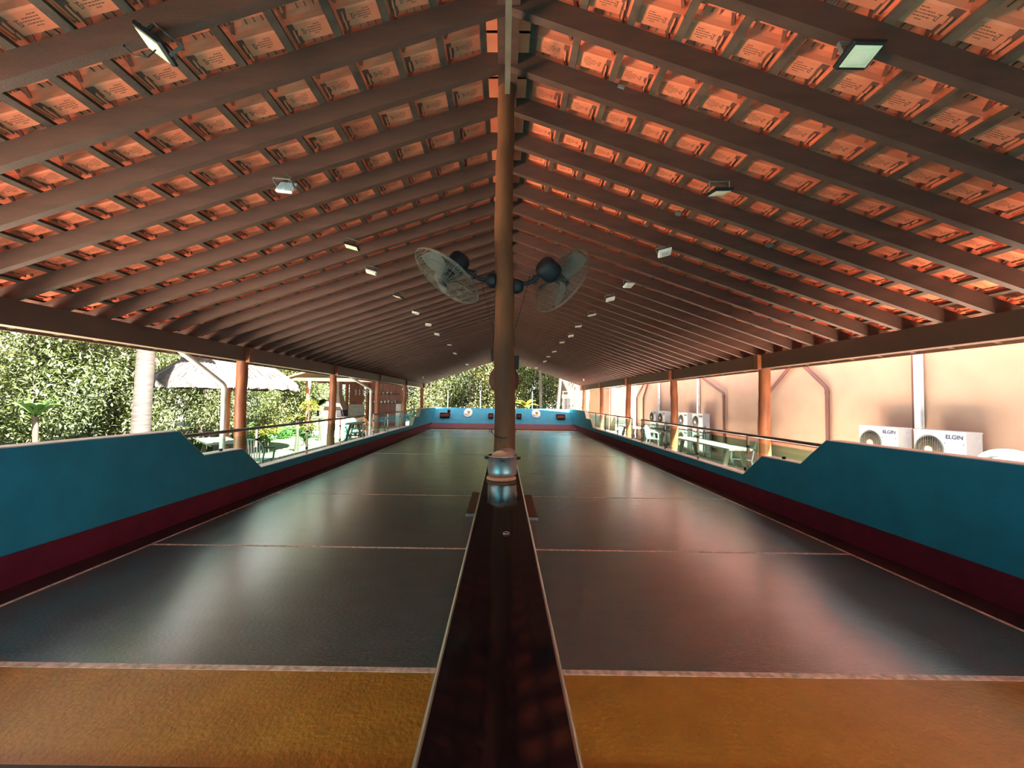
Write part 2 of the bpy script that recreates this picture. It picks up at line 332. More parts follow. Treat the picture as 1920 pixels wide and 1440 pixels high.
for i, y in enumerate((3.1,)+YP):
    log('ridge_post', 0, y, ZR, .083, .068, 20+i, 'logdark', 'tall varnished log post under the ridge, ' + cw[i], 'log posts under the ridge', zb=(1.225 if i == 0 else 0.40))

# ------------------------------------------------------------------ roof
for sx, sd_ in ((-1, 'left'), (1, 'right')):
    g = MB(); g.bb(sx*4.72, sx*4.88, -1.2, 24.2, 2.345, 2.60)
    tag(g.build('eave_beam', 'beam'), 'long brown timber eave beam resting on the %s row of log posts' % sd_, 'beam', 'eave beams')
g = MB(); g.bb(-.075, -.022, -1.2, 24.2, ZR+.01, ZR+.17); g.bb(.022, .075, -1.2, 24.2, ZR+.01, ZR+.17)
tag(g.build('ridge_beam', 'rafter'), 'twin dark timber ridge beam running along the peak of the roof', 'beam')
NR = 55; RY0 = 2.43 - .444*8 + .03; RP = .444
RH = .145; UP = lambda sx: Vector((sx*SL, 0, 1)).normalized()
for sx, sd_ in ((-1, 'left'), (1, 'right')):
    u = UP(sx)
    g = MB(); a = Vector((0, 0, ZR)) + u*RH/2; b = Vector((sx*5.35, 0, zraft(5.35))) + u*RH/2
    g.bar(a, b, .055, RH, u)
    base = None; cnt = 0
    for k in range(NR + 8):
        y = RY0 + k*RP
        if y > 24.2 or y < -1.3: continue
        vis = y > 1.3
        if vis: cnt += 1
        lab = ('dark brown rafter on the %s roof slope, %s counted from the camera' % (sd_, ordn(cnt))) if vis else ('dark brown rafter on the %s roof slope above and behind the camera' % sd_)
        if base is None: base = g.build('rafter', 'rafter', loc=(0, y, 0)); o = base
        else: o = base.copy(); C.objects.link(o); o.location = (0, y, 0)
        tag(o, lab, 'rafter', 'rafters of the %s slope' % sd_)
    # battens
    BP = .300
    for j in range(18):
        x = .13 + j*BP
        if x > 5.3: break
        p = Vector((sx*x, 0, zraft(x))) + u*(RH + .014)
        g = MB(); g.bar(p + Vector((0, -1.3, 0)), p + Vector((0, 24.25, 0)), .05, .028, u)
        tag(g.build('roof_batten', 'batten'), 'slim brown batten above the rafters of the %s slope, %s down from the ridge' % (sd_, ordn(j+1)), 'batten', 'battens of the %s slope' % sd_)
    # clay tiles: pan and roll profile, one closed slab per tile
    mod = .222; pts = []
    for i, (yy, zz) in enumerate(((0, .006), (.012, 0), (.118, 0), (.126, .010), (.131, .040), (.142, .062), (.174, .072), (.204, .062), (.216, .040), (.222, .010))): pts.append((yy, zz))
    th = .012
    g = MB(); q = random.Random(11+sx); NT = 19; dx = BP
    nrow = int((24.3+1.46)/mod)
    for j in range(NT):
        x0 = .10 + (j-1)*dx; x1 = x0 + dx + .045
        if j == 0: x0 = .0
        x1 = min(x1, 5.40)
        if x0 > 5.35: continue
        for i in range(nrow):
            y0 = -1.2375 - .222 + i*mod
            jz = q.uniform(0, .004); vs = []
            for (xx, lift) in ((x0, .0), (x1, .030)):
                cpt = Vector((sx*xx, y0, zraft(xx))) + u*(RH + .030 + lift*.6 + jz)
                for yy, zz in pts: vs.append(cpt + Vector((0, yy, 0)) + u*zz)
                for yy, zz in reversed(pts): vs.append(cpt + Vector((0, yy, 0)) + u*(zz+th))
            m_ = len(pts)*2
            fs = [(a_, (a_+1) % m_, (a_+1) % m_ + m_, a_+m_) for a_ in range(m_)] + [tuple(range(m_)), tuple(range(m_, 2*m_))]
            g.add(vs, fs, 0)
            if y0 < 9.5 and x0 < 5.0 and y0 > .9:
                s_ = Vector((sx, 0, -SL)).normalized()
                def P(a_, b_): return Vector((sx*x0, y0, zraft(x0))) + s_*a_ + Vector((0, b_, 0)) + u*(RH+.030+jz+.018*(a_/(dx+.05)) - .0012)
                def dash(a0, a1, b0, b1):
                    g.add([P(a0, b0), P(a1, b0), P(a1, b1), P(a0, b1)], [(0, 1, 2, 3)], 1)
                st = .105
                for ln in range(5):
                    bb_ = .028 + ln*.014; c_ = st + q.uniform(0, .012) + (.02 if ln == 4 else 0); e_ = st + (.05, .09, .105, .09, .06)[ln]
                    while c_ < e_:
                        L_ = q.uniform(.006, .018); dash(c_, min(c_+L_, e_), bb_, bb_+.0052); c_ += L_ + .003
                dash(st+.108, st+.132, .044, .048); dash(st+.120, st+.126, .048, .070); dash(st+.108, st+.113, .055, .075); dash(st+.113, st+.128, .073, .078)
                xe = dx - .073   # strip painted dark as the shadowed gap at the next batten, with tile nibs
                if j:
                    for (b0, b1) in ((.0, .04), (.04, .08), (.08, .128)):
                        w0 = q.uniform(.018, .04)
                        g.add([P(xe+.062-w0, b0)-u*.002, P(xe+.078, b0)-u*.002, P(xe+.078, b1)-u*.002, P(xe+.062-w0*q.uniform(.6, 1.2), b1)-u*.002], [(0, 1, 2, 3)], 1)
                    for b0 in (.03, .075):
                        b0 += q.uniform(-.015, .015); g.bar(P(xe+.050, b0)-u*.008, P(xe+.054, b0+.05)-u*.009, .010, .012, u, 0)
                    g.bar(P(xe+.03, .135)+u*.045, P(xe+.072, .205)+u*.03, .02, .02, u, 1)
                for e_ in (.10, .15, .20):   # short ribs inside the roll
                    a_ = e_; c0 = P(a_, .146) + u*.060; c1 = P(a_, .200) + u*.060
                    g.bar(c0, c1, .004, .006, u, 1)
    # the ridge capping
    struct('ceiling_' + sd_, g, ['clay', 'claystamp_gapshade'])
    g = MB(); g.bar(Vector((sx*5.36, -1.3, zraft(5.36)+.06)), Vector((sx*5.36, 24.3, zraft(5.36)+.06)), .025, .15); struct('trim_%d' % n, g, 'beam'); n += 1
g = MB(); q = random.Random(5)
for i in range(64):
    y = -1.3 + i*.4; rr = .16
    ar = [(math.cos(a)*rr, ZR + .10 + math.sin(a)*.14) for a in [PI*k/8 for k in range(9)]]
    g.prism(ar, 'Y', y, y+.42)
struct('ceiling_ridge_cap', g, 'clay')

# conduit along the ridge
g = MB(); g.bb(-.020, .020, -1.2, 3.0, 4.088, 4.125); tag(g.build('cable_conduit', 'beigepvc'), 'beige cable conduit running under the ridge to the top of the fan post', 'conduit')

# ------------------------------------------------------------------ flood lights
def flood(size=(.17, .13), dark=True):
    t = thing('flood_light', 'x', 'flood light')
    a, b = size
    g = MB(); g.prism([(-a/2, 0), (-a/2, -.014), (-a/2+.012, -.024), (a/2-.012, -.024), (a/2, -.014), (a/2, 0)], 'Y', -b/2, b/2)
    for i in range(6): g.bb(-a/2+.02+i*(a-.04)/5-.002, -a/2+.02+i*(a-.04)/5+.002, -b/2+.01, b/2-.01, 0, .008)
    g.build('lamp_housing', 'black' if dark else 'white', t)
    g = MB(); g.bb(-a/2+.017, a/2-.017, -b/2+.014, b/2-.014, -.0275, -.0242); l_ = g.build('lens', 'lens', t)
    g = MB(); g.bb(-a/4, a/4, -b/4, b/4, -.029, -.0276); g.build('reflector', 'greyprint' if not dark else 'achub', l_)
    g = MB(); g.bar((-a/2-.006, 0, -.008), (-a/2-.006, 0, .075), .003, .018, (0, 1, 0)); g.bar((a/2+.006, 0, -.008), (a/2+.006, 0, .075), .003, .018, (0, 1, 0)); g.bb(-a/2-.006, a/2+.006, -.009, .009, .072, .076)
    g.tube([(0, b/2-.01, .004), (.02, b/2+.03, .03), (.0, b/2+.01, .075)], .003, 6)
    g.build('bracket', 'greyplate', t)
    return t
f0 = flood()
LL = [(2.0, 'D'), (3.23, 'W'), (4.48, 'D'), (5.73, 'W'), (6.98, 'D'), (8.17, 'W'), (9.36, 'W'), (10.75, 'W'), (13.0, 'W'), (15.39, 'W'), (20.2, 'W')]
RL = [(2.07, 'D'), (3.31, 'D'), (4.54, 'W'), (5.87, 'W'), (7.0, 'W'), (8.32, 'W'), (9.35, 'W'), (10.85, 'W'), (12.0, 'W'), (14.5, 'W'), (16.0, 'W'), (18.16, 'W'), (21.8, 'W')]
f1 = flood((.15, .11), False)
used = {'D': False, 'W': False}
for sd_, sx, LS in (('left', -1, LL), ('right', 1, RL)):
    for i, (y, kd) in enumerate(LS):
        q = random.Random(i*7+sx)
        k = round((y+.05 - RY0)/RP); yy = RY0 + k*RP + .0
        x = sx*(1.85 + q.uniform(-.05, .05))
        rot = (math.radians(q.uniform(-22, 8)), -sx*math.radians(q.uniform(4, 16)), math.radians(q.uniform(-16, 16)))
        if i == 0: rot = (math.radians(-16), 0, 0) if sx > 0 else (math.radians(-10), math.radians(36), math.radians(4))
        if i == 1 and sx < 0: rot = (math.radians(62), math.radians(8), math.radians(-6))
        src = f0 if kd == 'D' else f1
        lab = '%s flood light on the %s roof slope, %s of its row from the camera' % ('black framed' if kd == 'D' else 'white bodied', sd_, ordn(i+1))
        loc = (x, yy - .04, zraft(x) - .075)
        if not used[kd]: used[kd] = True; o = src; o.location = loc; o.rotation_euler = rot; o['label'] = lab; o['group'] = 'flood lights under the rafters'
        else: dup(src, loc, rot, lab, 'flood lights under the rafters')
for sx, sd_ in ((-1, 'left'), (1, 'right')):
    t = thing('bulb_light', 'single small white bulb near the far end of the %s eave' % sd_, 'bulb', (sx*4.06, 19.93, zraft(4.06)), group='eave bulbs')
    MB().lathe([(.03, 0), (.03, -.02), (.018, -.035)], n=12).build('bulb_socket', 'white', t)
    MB().lathe([(.015, -.035), (.035, -.06), (.035, -.08), (.02, -.1), (0, -.105)], n=12).build('glass_bulb', 'lens', t)
for (x, y), wh in (((.85, 2.68), 'nearest the ridge post'), ((1.81, 2.71), 'beyond the nearest flood light'), ((1.84, 3.92), 'between two flood lights'), ((2.81, 3.92), 'lowest towards the eave'), ((.93, 4.12), 'far one close to the ridge')):
    t = MB().box((0, 0, 0), (.05, .07, .02), (0, math.atan(SL), 0)).build('metal_plate', 'greyplate', loc=(x, y+.22, zraft(x)+RH-.012))
    tag(t, 'small grey metal plate under the right roof tiles, ' + wh, 'plate', 'metal plates on the right slope')
g = MB(); g.tube([(-2.02, 2.03, zraft(2.02)+.06), (-2.0, 1.99, zraft(2.0)-.02), (-1.93, 1.98, zraft(1.93)-.10), (-1.86, 1.98, zraft(1.86)-.13), (-1.79, 1.98, zraft(1.8)-.08)], .0035, 6)
tag(g.build('lamp_cable', 'black'), 'black cable looping to the nearest left flood light', 'cable')

# ------------------------------------------------------------------ post fans
def fan(side, label, c, nrm, blade_rot, arm_pts, plate):
    t = thing('wall_fan', label, 'fan', (0, 3.1, 0), group='fans on the ridge post')
    c = Vector(c) - Vector((0, 3.1, 0)); nrm = Vector(nrm).normalized(); R = nrm.to_track_quat('Z', 'Y').to_matrix()
    g = MB(); Rg = .295
    def dome(r, s_): return s_*(.055*math.sqrt(max(0, 1-(r/Rg)**2)) + .004)
    for s_ in (-1, 1):
        for k in range(12):
            r = Rg*(.14 + .86*k/11)
            g.tube([c + R @ Vector((r*math.cos(a), r*math.sin(a), dome(r, s_))) for a in [2*PI*i/36 for i in range(36)]], .0014 if k < 11 else .003, 4, closed=True)
        for k in range(40):
            a = 2*PI*k/40
            g.tube([c + R @ Vector((Rg*u_*math.cos(a), Rg*u_*math.sin(a), dome(Rg*u_, s_))) for u_ in (.14, .4, .65, .85, .95, 1)], .0012, 4, caps=False)
    gd = g.build('fan_guard', 'blackmetal', t)
    MB().lathe([(0, .004), (.04, .002), (.045, -.006)], tuple(c + R @ Vector((0, 0, .062))), 20, R).build('guard_badge', 'black', gd)
    for k in range(3):
        g = MB(); a0 = blade_rot + 2*PI*k/3; rows = []
        for i in range(7):
            u_ = i/6; r = .04 + .215*u_; hw = .20 + .42*math.sin(PI*min(1, u_*.8+.1))
            for j in range(5):
                v_ = j/4 - .5; rows.append(c + R @ Vector((r*math.cos(a0+v_*hw*1.6), r*math.sin(a0+v_*hw*1.6), v_*.06)))
        th_ = R @ Vector((0, 0, .003)); nn = len(rows)
        fs = [(i*5+j, i*5+j+1, (i+1)*5+j+1, (i+1)*5+j) for i in range(6) for j in range(4)]
        g.add(rows, fs, 0, True); g.add([v + th_ for v in rows], [f[::-1] for f in fs], 0, True)
        g.build('fan_blade', 'blade', t)
    MB().lathe([(0, .03), (.04, .028), (.045, -.02), (0, -.02)], tuple(c), 20, R).build('fan_hub', 'black', t)
    g = MB(); g.lathe([(.03, -.055), (.075, -.07), (.085, -.09), (.085, -.19), (.07, -.215), (0, -.22)], tuple(c), 20, R); g.build('motor_housing', 'black', t)
    mc = c + R @ Vector((0, 0, -.15))
    ap = [Vector(p) - Vector((0, 3.1, 0)) for p in arm_pts]
    g = MB(); g.tube([mc] + ap, .016, 10)
    g.lathe([(.03, -.02), (.03, .02)], tuple(ap[0]), 12, Euler((PI/2, 0, 0)).to_matrix()); am = g.build('swivel_arm', 'black', t)
    MB().lathe([(0, -.03), (.014, -.03), (.014, -.022), (0, -.022)], tuple(ap[0]), 12, Euler((PI/2, 0, 0)).to_matrix()).build('arm_bolt', 'chrome', am)
    Rp = Vector((side, 0, 0)).to_track_quat('Z', 'Y').to_matrix()
    MB().lathe([(.055, -.028), (.058, 0), (.045, .03), (.02, .045), (0, .047)], tuple(Vector(plate) - Vector((0, 3.1, 0))), 24, Rp).build('mounting_plate', 'black', t)
    return t
fan(-1, 'black wire guard fan on the left of the post, aimed down left with pale blades', (-.455, 3.06, 2.655), (-.534, -.213, -.825), 1.0, [(-.245, 3.1, 2.69), (-.20, 3.1, 2.655), (-.11, 3.1, 2.65)], (-.105, 3.1, 2.645))
fan(1, 'black wire guard fan on the right of the post, its motor towards us', (.450, 3.16, 2.675), (.75, .51, -.415), 2.2, [(.24, 3.1, 2.66), (.19, 3.1, 2.63), (.11, 3.1, 2.62)], (.105, 3.1, 2.60))
for sx, nm in ((-1, 'left'), (1, 'right')):
    g = MB(); g.tube([(sx*.20, 3.1, 2.70), (sx*.165, 3.11, 2.55), (sx*.115, 3.12, 2.37), (sx*.08, 3.13, 2.24), (sx*.086, 3.12, 2.12)], .0028, 6)
    tag(g.build('power_cable', 'black'), 'thin black power cable hanging from the %s fan to the post' % nm, 'cable')
# wire tied round the foot of the post
g = MB(); pts = []
for i in range(28):
    a = 2*PI*i/28; r = .088
    pts.append((r*math.cos(a), 3.1 + r*math.sin(a), 1.465 - .055*max(0, -math.sin(a))**1.2))
g.tube(pts, .003, 6, closed=True)
for sx in (-1, 1):
    g.tube([(sx*(.094+.010*math.cos(a)), 3.09, 1.46+.013*math.sin(a)) for a in [2*PI*i/14 for i in range(14)]], .0022, 6, closed=True)
tag(g.build('tied_wire', 'black'), 'black wire tied around the foot of the fan post with two loops', 'wire')
# second post: round board and speakers
t = tag(MB().lathe([(0, -.012), (.265, -.012), (.275, 0), (.265, .012), (0, .012)], n=40, R=Euler((PI/2, 0, 0)).to_matrix()).build('round_board', 'boardred', loc=(.012, 7.13, 2.065)), 'round reddish board on the second ridge post, showing on both sides of the fan post', 'board')
for x, y, z, nm in ((-.155, 7.14, 2.52, 'upper left, peeping past the fan post'), (.20, 7.14, 2.38, 'right of the fan post, above the round board'), (-.17, 11.0, 2.62, 'lower left, hung on the third ridge post')):
    t = thing('loudspeaker', 'small black loudspeaker ' + nm, 'loudspeaker', (x, y, z), group='loudspeakers on the ridge posts')
    MB().prism([(-.07, -.12), (.07, -.12), (.08, .12), (-.08, .12)], 'Y', -.06, .06).build('cabinet', 'black', t)
    MB().bar((0, .03, .05), (-.10 if x > 0 else .10, .05, .05), .03, .03).build('speaker_bracket', 'greyplate', t)

# ------------------------------------------------------------------ glass railings
def railing(label, sx, y0, y1, posts, bottoms):
    X = sx*4.4
    t = thing('glass_railing', label, 'railing', (X, y0, 0), group='glass railings on the court walls')
    g = MB(); g.tube([(0, 0, 1.135), (0, y1-y0, 1.135)], .026, 12); g.build('handrail', 'railsteel', t)
    for py in posts:
        zb = .43 if 7.1 < py < 18.9 else .8
        g = MB(); g.bb(-.02, .02, py-y0-.012, py-y0+.012, zb, 1.115); g.bb(-.035, .035, py-y0-.035, py-y0+.035, zb, zb+.008)
        p = g.build('railing_post', 'railsteel', t)
        for z in (.56, .93):
            if z > zb: MB().lathe([(0, -.022), (.022, -.022), (.022, .022), (0, .022)], (0, py-y0, z), 10, Euler((0, PI/2, 0)).to_matrix()).build('glass_clamp', 'black', p)
            if z > zb: MB().box((0, py-y0, z), (.022, .09, .03)).build('glass_clamp', 'black', p)
    eds = [y0+.02] + list(posts) + ([y1-.02] if y1 - posts[-1] > .3 else [])
    if posts[0] - y0 < .3: eds = eds[1:]
    for a, b in zip(eds, eds[1:]):
        zb = .50 if b > 7.3 and a < 18.8 and a > 6.9 else .86
        if b - a < .3: continue
        g = MB(); g.bb(-.004, .004, a-y0+.02, b-y0-.02, zb, 1.03); g.build('glass_panel', 'glass', t)
for sx, nm in ((-1, 'left'), (1, 'right')):
    railing('steel and green glass railing on the %s court wall, nearer the camera' % nm, sx, 5.36, 12.52, (7.10, 8.92, 10.72, 12.50), 0)
    railing('steel and green glass railing on the %s court wall, at the far half' % nm, sx, 13.45, 20.35, (13.47, 15.15, 16.95, 18.75), 0)
    t = MB().lathe([(0, -.02), (.02, -.02), (.02, .02), (0, .02)], (0, 0, 0), 10, Euler((0, PI/2, 0)).to_matrix()).box((0, 0, -.03), (.02, .03, .05)).build('glass_clip', 'black', loc=(sx*4.4, 6.2, .86))
    tag(t, 'small black glass clip on the stepped %s court wall' % nm, 'clip')

# ------------------------------------------------------------------ far wall badges, boxes, bench
lean = math.atan2(1.15-.25, 25.42-24.1)
def on_far(z): return 24.1 + (z-.25)/math.tan(lean)
for x, nm in ((-2.2, 'left'), (2.1, 'right')):
    z = .87; t = thing('wall_badge', 'round white badge with orange shield and mug on the %s half of the far wall' % nm, 'badge', (x, on_far(z)-.012, z), group='badges on the far wall')
    t.rotation_euler = (lean, 0, 0); t.scale = (1, 1.7, 1)
    MB().lathe([(0, .012), (.285, .012), (.285, 0)], n=40).build('badge_disc', 'badgew', t)
    MB().lathe([(.285, .014), (.285, .020), (.245, .020), (.245, .014)], n=40).build('badge_ring', 'badgeg', t)
    MB().prism([(-.05, .12), (.02, .10), (.10, .13), (.16, .09), (.15, -.06), (.05, -.17), (-.04, -.10), (-.07, .02)], 'Z', .014, .024).build('shield_emblem', 'badgeo', t)
    MB().prism([(-.02, .07), (.09, .07), (.09, .0), (.035, -.08), (-.02, .0)], 'Z', .024, .028).build('shield_centre', 'leafyellow', t)
    MB().prism([(-.19, .06), (-.09, .10), (-.07, -.10), (-.19, -.12), (-.22, -.02)], 'Z', .014, .022).build('mug_emblem', 'white', t)
    MB().prism([(-.20, -.11), (-.08, -.15), (-.06, -.11), (-.18, -.08)], 'Z', .022, .027).build('dark_script', 'navy', t)
for x, wd, nm in ((-3.6, .60, 'far left'), (-.75, .30, 'just left of the post'), (1.0, .30, 'just right of the post'), (3.6, .52, 'far right')):
    z = .72; t = thing('score_box', 'dark red-brown wooden box on the far wall, %s' % nm, 'wooden box', (x, on_far(z), z), group='wooden boxes on the far wall')
    MB().bb(-wd/2, wd/2, -.30, .10, -.16, .14).build('box_body', 'boxwood', t)
    MB().bb(-wd/2+.04, wd/2-.04, -.315, -.30, -.10, .08).build('box_front', 'terra', t)
tag(MB().lathe([(0, -.11), (.06, -.09), (.105, -.03), (.11, .0), (.105, .03), (.06, .09), (0, .11)], n=20).build('bowling_ball', 'maroon', loc=(-3.35, 24.55, .97)), 'dark red ball resting on the far left wooden box', 'ball')
for x, y, zb, h, tl in ((-3.7, 26.4, 0, 2.3, 0), (-1.52, 26.4, 0, 2.3, 0), (1.95, 26.4, 0, 2.3, 0)):
    tag(MB().tube([(0, 0, -.05), (0, 0, h)], .03, 8).build('net_pole', 'greyplate', loc=(x, y, zb)), 'thin dark pole behind the far wall, %s' % {-3.7: 'leftmost of three', -1.52: 'left of the ridge post', 1.95: 'right of the ridge post'}[x], 'pole', 'poles behind the far wall')

# ------------------------------------------------------------------ right hand building
g = MB(); g.bb(6.35, 6.6, -6, 18.75, .80, 2.95); struct('wall_building', g, 'peach')
g = MB(); g.bb(6.33, 6.6, -6, 18.75, 0, .76); struct('wall_building_dado', g, 'dado')
g = MB(); g.bb(6.31, 6.6, -6, 18.75, .76, .82); struct('trim_%d' % n, g, 'terra'); n += 1
g = MB(); g.bb(7.3, 7.5, 18.75, 23.2, 0, 2.95); struct('wall_recess', g, 'sunlit_plaster')  # sunlight on this stretch is put into its white colour
g = MB(); g.bb(6.35, 6.6, 23.2, 29, 0, 2.95); struct('wall_annex', g, 'tan')
g = MB(); g.bb(4.6, 6.35, 31, 31.3, 0, 3.4); g.bb(6.35, 10, 31, 31.3, 0, 3.4); struct('wall_back_house', g, 'farhouse')
g = MB(); g.bb(4.95, 5.25, 30.93, 31, .3, 2.0); struct('door_1', g, 'black')
g = MB(); g.bb(4.66, 4.85, 30.93, 31, .9, 2.0); struct('window_1', g, 'black')
# gate
t = thing('metal_gate', 'dark thin metal gate frame beyond the far right corner of the court', 'gate', (4.1, 27.0, 0))
g = MB()
for x in (.0, .9, 1.8): g.bb(x-.025, x+.025, -.025, .025, 0, 2.35)
for z in (.1, 1.9, 2.33): g.bb(0, 1.8, -.02, .02, z-.02, z+.02)
g.build('gate_frame', 'greyplate', t)
MB().bb(.55, .85, -.035, -.022, .75, 1.05).build('gate_sign', 'badgew', t)
# pipes on the right
def pipe(label, pts, r, m, group, name='downpipe'):
    pts2 = []
    for i, p in enumerate(pts):
        p = Vector(p)
        if 0 < i < len(pts)-1:
            a = (Vector(pts[i-1])-p).normalized()*.06; b = (Vector(pts[i+1])-p).normalized()*.06; pts2 += [p+a, p+(a+b)*.3, p+b]
        else: pts2.append(p)
    t = thing(name, label, 'pipe', tuple(pts2[-1]), group=group); o = Vector(pts2[-1])
    MB().tube([p-o for p in pts2], r, 12).build('pipe', m, t)
    for p in pts[1:-1]:
        g = MB(); v = Vector(p)-o; d = (Vector(pts[-1])-Vector(p)).normalized(); g.tube([v+d*.05, v+d*.12], r*1.15, 12); g.build('pipe_collar', m, t)
    return t
def vp(label, y0, y1, zk): pipe(label, [(6.29, y0, 2.94), (6.29, y0, 2.62), (6.29, y1, zk), (6.29, y1, 0)], .036, 'brownpipe', 'brown downpipes')
vp('brown downpipe on the peach wall slanting down behind the near right log post', 8.53, 9.38, 1.93)
vp('brown downpipe on the peach wall slanting the other way, right of the near log post', 8.38, 7.66, 2.02)
vp('brown downpipe on the peach wall at the stacked air conditioners', 12.80, 11.25, 1.98)
vp('brown downpipe on the peach wall behind the third right log post', 17.50, 18.6, 1.92)
vp('brown downpipe on the peach wall beyond the farthest air conditioners', 17.05, 17.7, 1.91)
pipe('brown straight downpipe at the corner of the tan annex', [(6.29, 23.3, 2.9), (6.29, 23.3, 0)], .05, 'brownpipe', 'brown downpipes')
pipe('white downpipe slanting to the near left log post', [(-5.28, 6.40, 2.44), (-5.00, 7.08, 1.89), (-5.00, 7.08, 0)], .045, 'pvc', 'white downpipes')
pipe('white downpipe slanting to the third left log post', [(-5.28, 13.5, 2.44), (-5.00, 14.92, 2.03), (-5.00, 14.92, 0)], .045, 'pvc', 'white downpipes')
for y, zt, nm in ((5.98, 1.36, 'above the two nearest air conditioners'), (12.75, 1.32, 'above the stacked air conditioners behind the second post'), (15.95, 1.32, 'above the farthest air conditioners')):
    t = thing('wall_duct', 'white pipe duct on the peach wall ' + nm, 'duct', (6.30, y, zt), group='pipe ducts on the peach wall')
    MB().bb(-.03, .03, -.045, .045, 0, 1.4).build('duct_cover', 'white', t)
    MB().bb(-.02, .04, .05, .085, 0, 1.4).build('duct_shadow', 'brownpipe', t)  # brown strip standing in for the duct's cast shadow on the wall
    MB().tube([(-.02, -.05, .95), (-.03, -.06, .5), (-.02, -.05, -.0)], .012, 6).build('insulated_pipe', 'greyprint', t)
# air conditioners
def textmesh(s, size, ext):
    cu = bpy.data.curves.new('txt', 'FONT'); cu.body = s; cu.size = size; cu.extrude = ext; cu.offset = size*.015
    o = bpy.data.objects.new('txt', cu); C.objects.link(o)
    dg = bpy.context.evaluated_depsgraph_get(); me = bpy.data.meshes.new_from_object(o.evaluated_get(dg)); bpy.data.objects.remove(o); bpy.data.curves.remove(cu)
    return me
def aircon(label, W=.65):
    t = thing('air_conditioner', label, 'air conditioner', group='outdoor air conditioning units')   # local: x = into wall, y along, front face at x=0, fan at +y
    g = MB(); g.bb(0, .21, -W/2, W/2, .03, .56); g.bb(-.006, .216, -W/2-.004, W/2+.004, .545, .565); g.bb(.03, .18, -W/2+.1, -W/2+.16, 0, .03); g.bb(.03, .18, W/2-.16, W/2-.1, 0, .03); g.build('casing', 'whitemetal', t)
    R = Euler((0, -PI/2, 0)).to_matrix(); cy = W/2-.20
    MB().lathe([(0, .002), (.178, .002), (.178, 0)], (0, cy, .30), 36, R).build('fan_opening', 'acgrill', t)
    g = MB(); g.lathe([(.178, 0), (.184, .014), (.192, 0)], (0, cy, .30), 36, R)
    for k in range(-5, 6):
        h = math.sqrt(max(0, .178**2-(k*.03)**2)); g.tube([(-.012, cy+k*.03, .30-h), (-.016, cy+k*.03, .30), (-.012, cy+k*.03, .30+h)], .0022, 5)
    for r in (.07, .12): g.tube([(-.013, cy+r*math.cos(a), .30+r*math.sin(a)) for a in [2*PI*i/28 for i in range(28)]], .0018, 5, closed=True)
    g.build('fan_grille', 'chairwhite', t)
    MB().lathe([(0, .022), (.045, .02), (.05, .006)], (0, cy, .30), 20, R).build('fan_hub', 'achub', t)
    me = textmesh('ELGIN', .076, .0015); me.materials.append(M['navy'])
    o = bpy.data.objects.new('brand_lettering', me); C.objects.link(o); o.parent = t; o.location = (-.003, -.085, .462); o.rotation_euler = (PI/2, 0, -PI/2)
    MB().bb(-.003, 0, -.28, -.09, .08, .40).build('front_panel', 'white', t)
    MB().bb(.12, .18, -W/2-.004, -W/2, .43, .50).build('rating_label', 'greyprint', t)
    g = MB(); 
    for yy in (-.295, -.075): g.bb(-.004, 0, yy-.005, yy+.005, .395, .405)
    g.build('screw', 'black', t)
    return t
acs = [(5.45, 6.0, .80, 'nearest the camera on the peach wall'), (6.335, 6.0, .80, 'second on the wall, left of the nearest unit'),
       (12.19, 6.0, .80, 'upper right of the stack behind the second post'), (13.19, 6.0, .80, 'upper left of the stack behind the second post'),
       (12.19, 6.0, .22, 'lower right of the stack behind the second post'), (13.19, 6.0, .22, 'lower left of the stack behind the second post'),
       (14.94, 6.0, .80, 'upper right of the farthest stack'), (15.81, 6.0, .80, 'upper left of the farthest stack'),
       (14.94, 6.0, .22, 'lower right of the farthest stack'), (15.81, 6.0, .22, 'lower left of the farthest stack')]
a0 = aircon('white air conditioner outdoor unit, ' + acs[0][3]); a0.location = (acs[0][1], acs[0][0], acs[0][2])
for y, x, z, nm in acs[1:]: dup(a0, (x, y, z), 0, 'white air conditioner outdoor unit, ' + nm)
for y0, y1, nm in ((5.1, 6.7, 'two nearest units'), (11.8, 13.55, 'stack behind the second post'), (14.6, 16.15, 'farthest stack')):
    g = MB()
    for y in (y0, (y0+y1)/2, y1):
        g.bb(6.02, 6.05, y-.015, y+.015, 0, .80); g.bb(6.18, 6.21, y-.015, y+.015, 0, .80)
        g.bb(6.02, 6.21, y-.015, y+.015, .785, .80); g.bb(6.02, 6.21, y-.015, y+.015, .205, .22)
    for x in (6.035, 6.195): g.bb(x-.015, x+.015, y0, y1, .785, .80); g.bb(x-.015, x+.015, y0, y1, .205, .22)
    tag(g.build('unit_rack', 'greyplate'), 'dark metal rack carrying the air conditioners, ' + nm, 'rack', 'air conditioner racks')
for i, (y, nm) in enumerate(((11.75, 'nearest'), (14.5, 'farther'))):
    g = MB(); g.tube([(6.02, y, 1.0), (5.93, y-.02, .75), (5.95, y-.03, .35), (6.02, y, 0)], .012, 6); tag(g.build('drain_hose', 'black'), 'black hose hanging beside the air conditioner stack, %s' % nm, 'hose')

